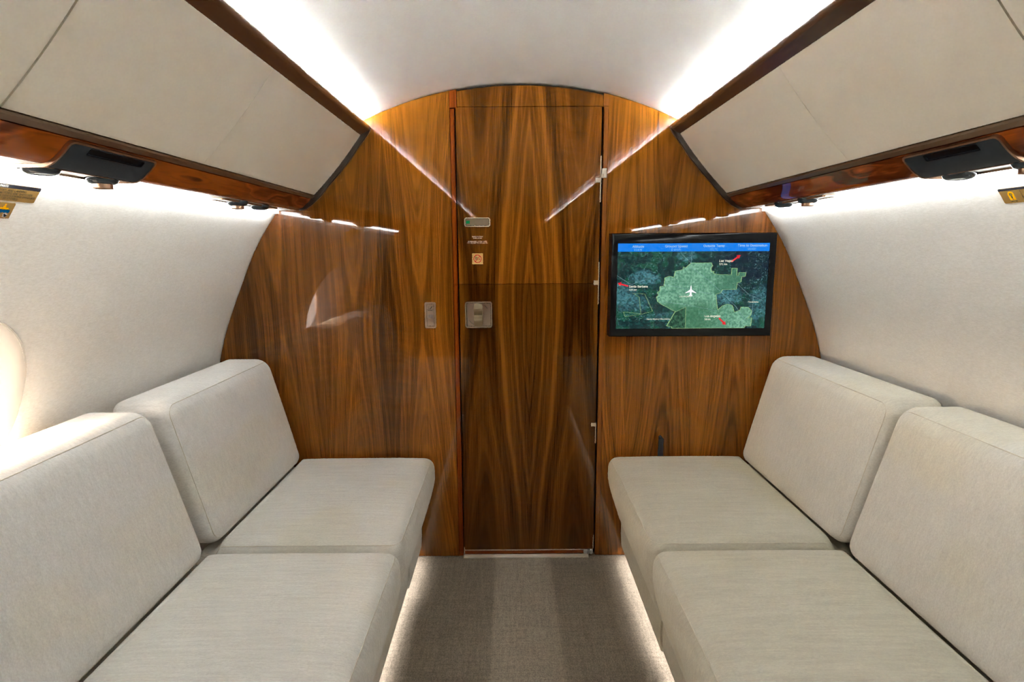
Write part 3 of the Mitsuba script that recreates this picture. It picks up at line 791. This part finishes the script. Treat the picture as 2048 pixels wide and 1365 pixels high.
# left: seat belt placard; origin at its upper right corner
t = thing('belt_placard', 'gold placard with a black head strip and lettering, upper of two on the left wall', 'sign')
PW, PH = 0.235, 0.0350
y0_, z0_ = -1.071, 1.4365
base = rrect(-PW, 0, -PH, 0, 0.003)
obj('plate', wall_sheet(ext(base, 0.0008), -1, y0_, z0_), 'm_gold', t)
obj('head_strip', wall_sheet(ext(base.intersection(sbox(-PW, -0.0078, 0, 0)), 0.0003, 0.0008), -1, y0_, z0_), 'm_placard_black', t)
def wtext(rows, s, yy, zz, d0, bold=False):
    ms = []
    for (txt, xr, ub, hh, cw) in rows:
        m = meshkit.text_mesh(txt, hh, 0.0002, bold)
        w = m.bounds[1, 0] - m.bounds[0, 0]
        m.vertices[:, 0] = (m.vertices[:, 0] - m.bounds[1, 0]) * (cw * len(txt) / w) + xr
        m.apply_translation([0, ub, d0])
        ms.append(wall_sheet(m, s, yy, zz))
    return cat_(*ms)
U = 0.00108
obj('lettering', wtext([('TAKEOFF, AND LANDING', -U * 26, -0.0145, 0.0044, .00345), ('FASTENED AND SHOULDER', -U * 11, -0.0203, 0.0044, .00345), ('WORN OVER FORWARD SHOULDER', -U * 3.2, -0.0261, 0.0044, .00345), ('MUST BE STOWED', -U * 36, -0.0319, 0.0044, .00345)], -1, y0_, z0_, 0.0008, True), 'm_ink', t)
obj('heading', wtext([('OCCUPANTS', -U * 66, -0.0062, 0.0046, .0035)], -1, y0_, z0_, 0.0011, True), 'm_white_ink', t)
# left: raft placard
t = thing('raft_placard', 'gold placard with a yellow raft on blue waves, lower of two on the left wall', 'sign')
y1_, z1_ = -1.108, 1.4045
base = rrect(-0.110, 0, -0.0345, 0, 0.0025)
obj('plate', wall_sheet(ext(base, 0.0008), -1, y1_, z1_), 'm_gold', t)
wv = [(x, -0.0215 + 0.0008 * math.sin(x * 900)) for x in np.linspace(-0.075, -0.0065, 60)]
wb = [(x + 0.001, -0.0150 + 0.0008 * math.sin(x * 900)) for x in np.linspace(-0.075, -0.0065, 60)]
obj('waves', wall_sheet(ext(Polygon(wv + wb[::-1]), 0.0002, 0.0008), -1, y1_, z1_), 'm_blue', t)
raft = rrect(-0.075, -0.0105, -0.0140, -0.0105, 0.0012)
man = Point(-0.0205, -0.0040).buffer(0.0016).union(Polygon([(-0.0235, -0.0105), (-0.0228, -0.0062), (-0.0185, -0.0062), (-0.0172, -0.0105)]))
obj('raft', wall_sheet(ext(raft.union(man), 0.0003, 0.0010), -1, y1_, z1_), 'm_yellow', t)
aw = affinity.translate(affinity.rotate(Polygon([(-.0020, .0045), (.0020, .0045), (.0020, .0), (.0045, .0), (0, -.0048), (-.0045, .0), (-.0020, .0)]), 40, origin=(0, 0)), -0.0120, -0.0275)
obj('arrow_border', wall_sheet(ext(aw.buffer(0.0007), 0.0002, 0.0008), -1, y1_, z1_), 'm_white_ink', t)
obj('arrow', wall_sheet(ext(aw, 0.0002, 0.0010), -1, y1_, z1_), 'm_ink', t)
# right: life vest placard; origin at its upper left corner
t = thing('vest_placard', 'gold placard with a black head strip and a yellow life vest on the right wall', 'sign')
y2_, z2_ = -1.021, 1.4305
base = rrect(0, 0.16, -0.0355, 0, 0.0025)
obj('plate', wall_sheet(ext(base, 0.0008), 1, y2_, z2_), 'm_gold', t)
obj('head_strip', wall_sheet(ext(base.intersection(sbox(0, -0.0055, 0.16, 0)), 0.0003, 0.0008), 1, y2_, z2_), 'm_placard_black', t)
vest = shapely.union_all([Point(0.0235, -0.0145).buffer(0.0066), sbox(0.0169, -0.0285, 0.0301, -0.0145)]).difference(Point(0.0235, -0.0150).buffer(0.0034)).difference(sbox(0.0225, -0.0290, 0.0245, -0.0180))
obj('vest', wall_sheet(ext(vest, 0.0002, 0.0008), 1, y2_, z2_), 'm_yellow', t)
obj('vest_outline', wall_sheet(ext(shapely.union_all([Point(0.0235, -0.0150).buffer(0.0034).difference(Point(0.0235, -0.0150).buffer(0.0028)), Polygon([(.0215, -.0195), (.0255, -.0195), (.0245, -.0235), (.0225, -.0235)]), sbox(0.0468, -0.0345, 0.0473, -0.0055)]), 0.0002, 0.0010), 1, y2_, z2_), 'm_ink', t)
m = meshkit.text_mesh('UNDER SEAT', 0.0026, 0.0002, True)
m.vertices[:, 0] = (m.vertices[:, 0] - m.bounds[0, 0]) * (0.0150 / (m.bounds[1, 0] - m.bounds[0, 0])) + 0.0165
m.apply_translation([0, -0.0328, 0.0008])
obj('lettering', wall_sheet(m, 1, y2_, z2_), 'm_ink', t)

# ------------------------------------------------------------------ divans
def soft_box(hx, hy, hz, r, step=0.016):
    """box of half sizes hx, hy, hz with edges rounded by r, as a fine regular surface; returns the mesh"""
    def axis(h):
        inner = max(2, int(round(2 * (h - r) / step)))
        a = h - r
        arc = a + r * np.tan(np.linspace(0, 1, 6) * np.pi / 4)
        return np.r_[-arc[::-1][:-1], np.linspace(-a, a, inner + 1), arc[1:]]
    A = [axis(hx), axis(hy), axis(hz)]
    H = np.array([hx, hy, hz])
    vs, fs_ = [], []
    n0 = 0
    for k in range(3):
        i, j = [(1, 2), (2, 0), (0, 1)][k]
        for sg in (-1, 1):
            a, b = np.meshgrid(A[i], A[j], indexing='ij')
            p = np.zeros(a.shape + (3,))
            p[..., i], p[..., j], p[..., k] = a, b, sg * H[k]
            g = np.arange(a.size).reshape(a.shape) + n0
            q = np.stack([g[:-1, :-1], g[1:, :-1], g[1:, 1:], g[:-1, 1:]], -1).reshape(-1, 4)
            if sg < 0: q = q[:, ::-1]
            vs.append(p.reshape(-1, 3)); fs_.append(q); n0 += a.size
    v, q = np.vstack(vs), np.vstack(fs_)
    c = np.clip(v, -(H - r), H - r)
    d = v - c
    L = np.linalg.norm(d, axis=1, keepdims=True)
    v = c + d / np.maximum(L, 1e-9) * r
    m = trimesh.Trimesh(v, np.vstack([q[:, [0, 1, 2]], q[:, [0, 2, 3]]]), process=False)
    m.merge_vertices(digits_vertex=6)
    m.fix_normals()
    return m

def rr_path(hu, hv, r, n=10, k=60):
    """closed rounded rectangle path of half sizes hu, hv"""
    p = np.array(rrect(-hu, hu, -hv, hv, r, n).exterior.coords)[:-1]
    L = LineString(np.vstack([p, p[:1]]))
    return np.array([L.interpolate(q, normalized=True).coords[0] for q in np.linspace(0, 1, k * 4, endpoint=False)])

DIVS = [(-0.715, -0.014), (-1.440, -0.735), (-2.165, -1.460)]
place_w = ['far', 'middle', 'near']
SEAT_T, SEAT_B, SEAT_F, SEAT_R = 0.466, 0.165, 0.3585, 0.985
def seat_warp(v, hx, hy, hz, seed, c):
    """c: centre (x, y, z); v local"""
    p = v.copy()
    x, y, z = p[:, 0] / hx, p[:, 1] / hy, p[:, 2] / hz
    crown = (1 - np.clip(np.abs(np.clip(x / 0.82 + 0.12, -1, 1)), 0, 1) ** 4) * (1 - np.clip(np.abs(y), 0, 1) ** 4)
    top = np.clip((z + 1) / 2, 0, 1)
    p[:, 2] += 0.010 * crown * top
    # front slopes back towards the floor, and bulges a little
    fr = np.clip((1 - x) / 2, 0, 1)
    zz = c[2] + p[:, 2]
    p[:, 2] -= 0.034 * np.clip((c[0] + p[:, 0] - 0.897) / 0.02, 0, 1) * top
    low = np.clip((0.385 - zz) / 0.22, 0, 1)
    p[:, 0] += fr ** 3 * (0.062 * low ** 1.25)
    p[:, 0] -= fr ** 8 * 0.006 * (1 - np.abs(y) ** 4) * np.clip(1 - ((zz - 0.36) / 0.09) ** 2, 0, 1)
    q = np.c_[p[:, 0] * 5, (p[:, 1] + c[1]) * 5, p[:, 2] * 5]
    p[:, 2] += 0.005 * (meshkit.fbm(q * 1.3 + seed * 7, 3, seed) - 0.5) * top * crown
    p += c
    return p

BACK_T, BACK_B = 0.889, 0.448
def back_warp(v, hx, hy, hz, seed, c, lean, wr):
    p = v.copy()
    x, y, z = p[:, 0] / hx, p[:, 1] / hy, p[:, 2] / hz
    crown = (1 - np.clip(np.abs(z), 0, 1) ** 4) * (1 - np.clip(np.abs(y), 0, 1) ** 4)
    fr = np.clip((1 - x) / 2, 0, 1)
    p[:, 0] -= 0.011 * crown * fr
    q = np.c_[(p[:, 1] + c[1]) * 6, p[:, 2] * 4, p[:, 0] * 4]
    p[:, 0] += 0.007 * (meshkit.fbm(q + seed * 5, 3, seed) - 0.5) * crown * fr
    # sagging creases below the upper edge
    q2 = np.c_[(p[:, 1] + c[1]) * 26, p[:, 2] * 3, p[:, 0] * 0 + seed]
    p[:, 0] += wr * (meshkit.noise(q2, seed) - 0.5) * np.clip(z, 0, 1) * np.clip(1 - z, 0, 1) * 4 * fr * (1 - np.abs(y) ** 4)
    p[:, 0] += lean * (p[:, 2] + hz)
    p += c
    return p

for s in (-1, 1):
    nm = sides[s]
    mat = 'm_sofa_l' if s < 0 else 'm_sofa_r'
    b = thing('divan_base', f'upholstered cream base of the {nm} divan with a skirt above the carpet', 'divan')
    cuts = [(-0.300, -0.012), (-1.12, -0.302), (-2.19, -1.122)] if s < 0 else [(-0.640, -0.012), (-1.30, -0.642), (-2.19, -1.302)]
    for i, (y0, y1) in enumerate(cuts):
        o = 0.0 if i == 0 else 0.006
        pr = [(.4262 + o, .1630), (.4255 + o, .110), (.4300 + o, .052), (.4330 + o, .048), (.446 + o, .048), (.446 + o, .1630)]
        obj('skirt', mir(prism_y(pr, y0, y1), s), mat, b, smooth=20)
    obj('frame', mir(cat_(bx(.450, 1.10, -2.19, -0.012, .060, .1635), bx(.520, 1.15, -2.19, -0.012, 0.0, .060)), s), 'm_black', b, label='dark frame under the skirt')
    obj('light_strip', mir(bx(.4535, .4630, -2.17, -0.02, .0545, .0600), s), 'm_lamp', b, emit=L_FLOOR, label='glowing light strip under the skirt')
    for i, (y0, y1) in enumerate(DIVS):
        hx, hy, hz, r = (SEAT_R - SEAT_F) / 2, (y1 - y0) / 2, (SEAT_T - SEAT_B) / 2, 0.040
        c = np.array([(SEAT_R + SEAT_F) / 2, (y0 + y1) / 2, (SEAT_T + SEAT_B) / 2])
        m = soft_box(hx, hy, hz, r)
        m.vertices = seat_warp(m.vertices, hx, hy, hz, i * 2 + (s > 0), c)
        desc = {'far': 'against the walnut bulkhead', 'middle': 'second from the walnut bulkhead', 'near': 'third from the walnut bulkhead'}[place_w[i]]
        t = thing('seat_cushion', f'cream chenille seat cushion of the {nm} divan, {desc}', 'cushion', f'seat cushions of the {nm} divan')
        obj('cushion', mir(m, s), mat, t, smooth=True)
        a = rr_path(hx - r * 0.29, hy - r * 0.29, r * 0.8)
        pts = np.c_[a[:, 0], a[:, 1], np.full(len(a), hz - r * 0.29)]
        pts = seat_warp(pts, hx, hy, hz, i * 2 + (s > 0), c)
        obj('seam', mir(tube(pts, 0.0012, 6, True), s), 'm_seam', t, smooth=True)
    for i, (y0, y1) in enumerate(DIVS):
        far = i == 0
        if s < 0: yy0, yy1 = (-0.702, -0.022) if far else (y0 - 0.01, y1 - 0.010)
        else: yy0, yy1 = (-0.724, -0.022) if far else (y0 - 0.01, y1 - 0.004)
        hx, hy, hz, r = 0.092, (yy1 - yy0) / 2, (BACK_T - BACK_B) / 2, 0.044
        c = np.array([0.900 + hx, (yy0 + yy1) / 2, (BACK_T + BACK_B) / 2])
        lean = 0.250 if far else 0.272
        m = soft_box(hx, hy, hz, r)
        wr = 0.004 if (far and s < 0) else 0.0015
        m.vertices = back_warp(m.vertices, hx, hy, hz, 11 + i * 2 + (s > 0), c, lean, wr)
        desc = {'far': 'against the walnut bulkhead', 'middle': 'second from the walnut bulkhead', 'near': 'third from the walnut bulkhead'}[place_w[i]]
        t = thing('back_cushion', f'upright cream chenille back cushion of the {nm} divan, {desc}', 'cushion', f'back cushions of the {nm} divan')
        obj('cushion', mir(m, s), 'm_back_l' if s < 0 else 'm_back_r', t, smooth=True)
        a = rr_path(hy - r * 0.29, hz - r * 0.29, r * 0.8)
        pts = np.c_[np.full(len(a), -hx + r * 0.29), a[:, 0], a[:, 1]]
        pts = back_warp(pts, hx, hy, hz, 11 + i * 2 + (s > 0), c, lean, wr)
        obj('seam', mir(tube(pts, 0.0012, 6, True), s), 'm_seam', t, smooth=True)
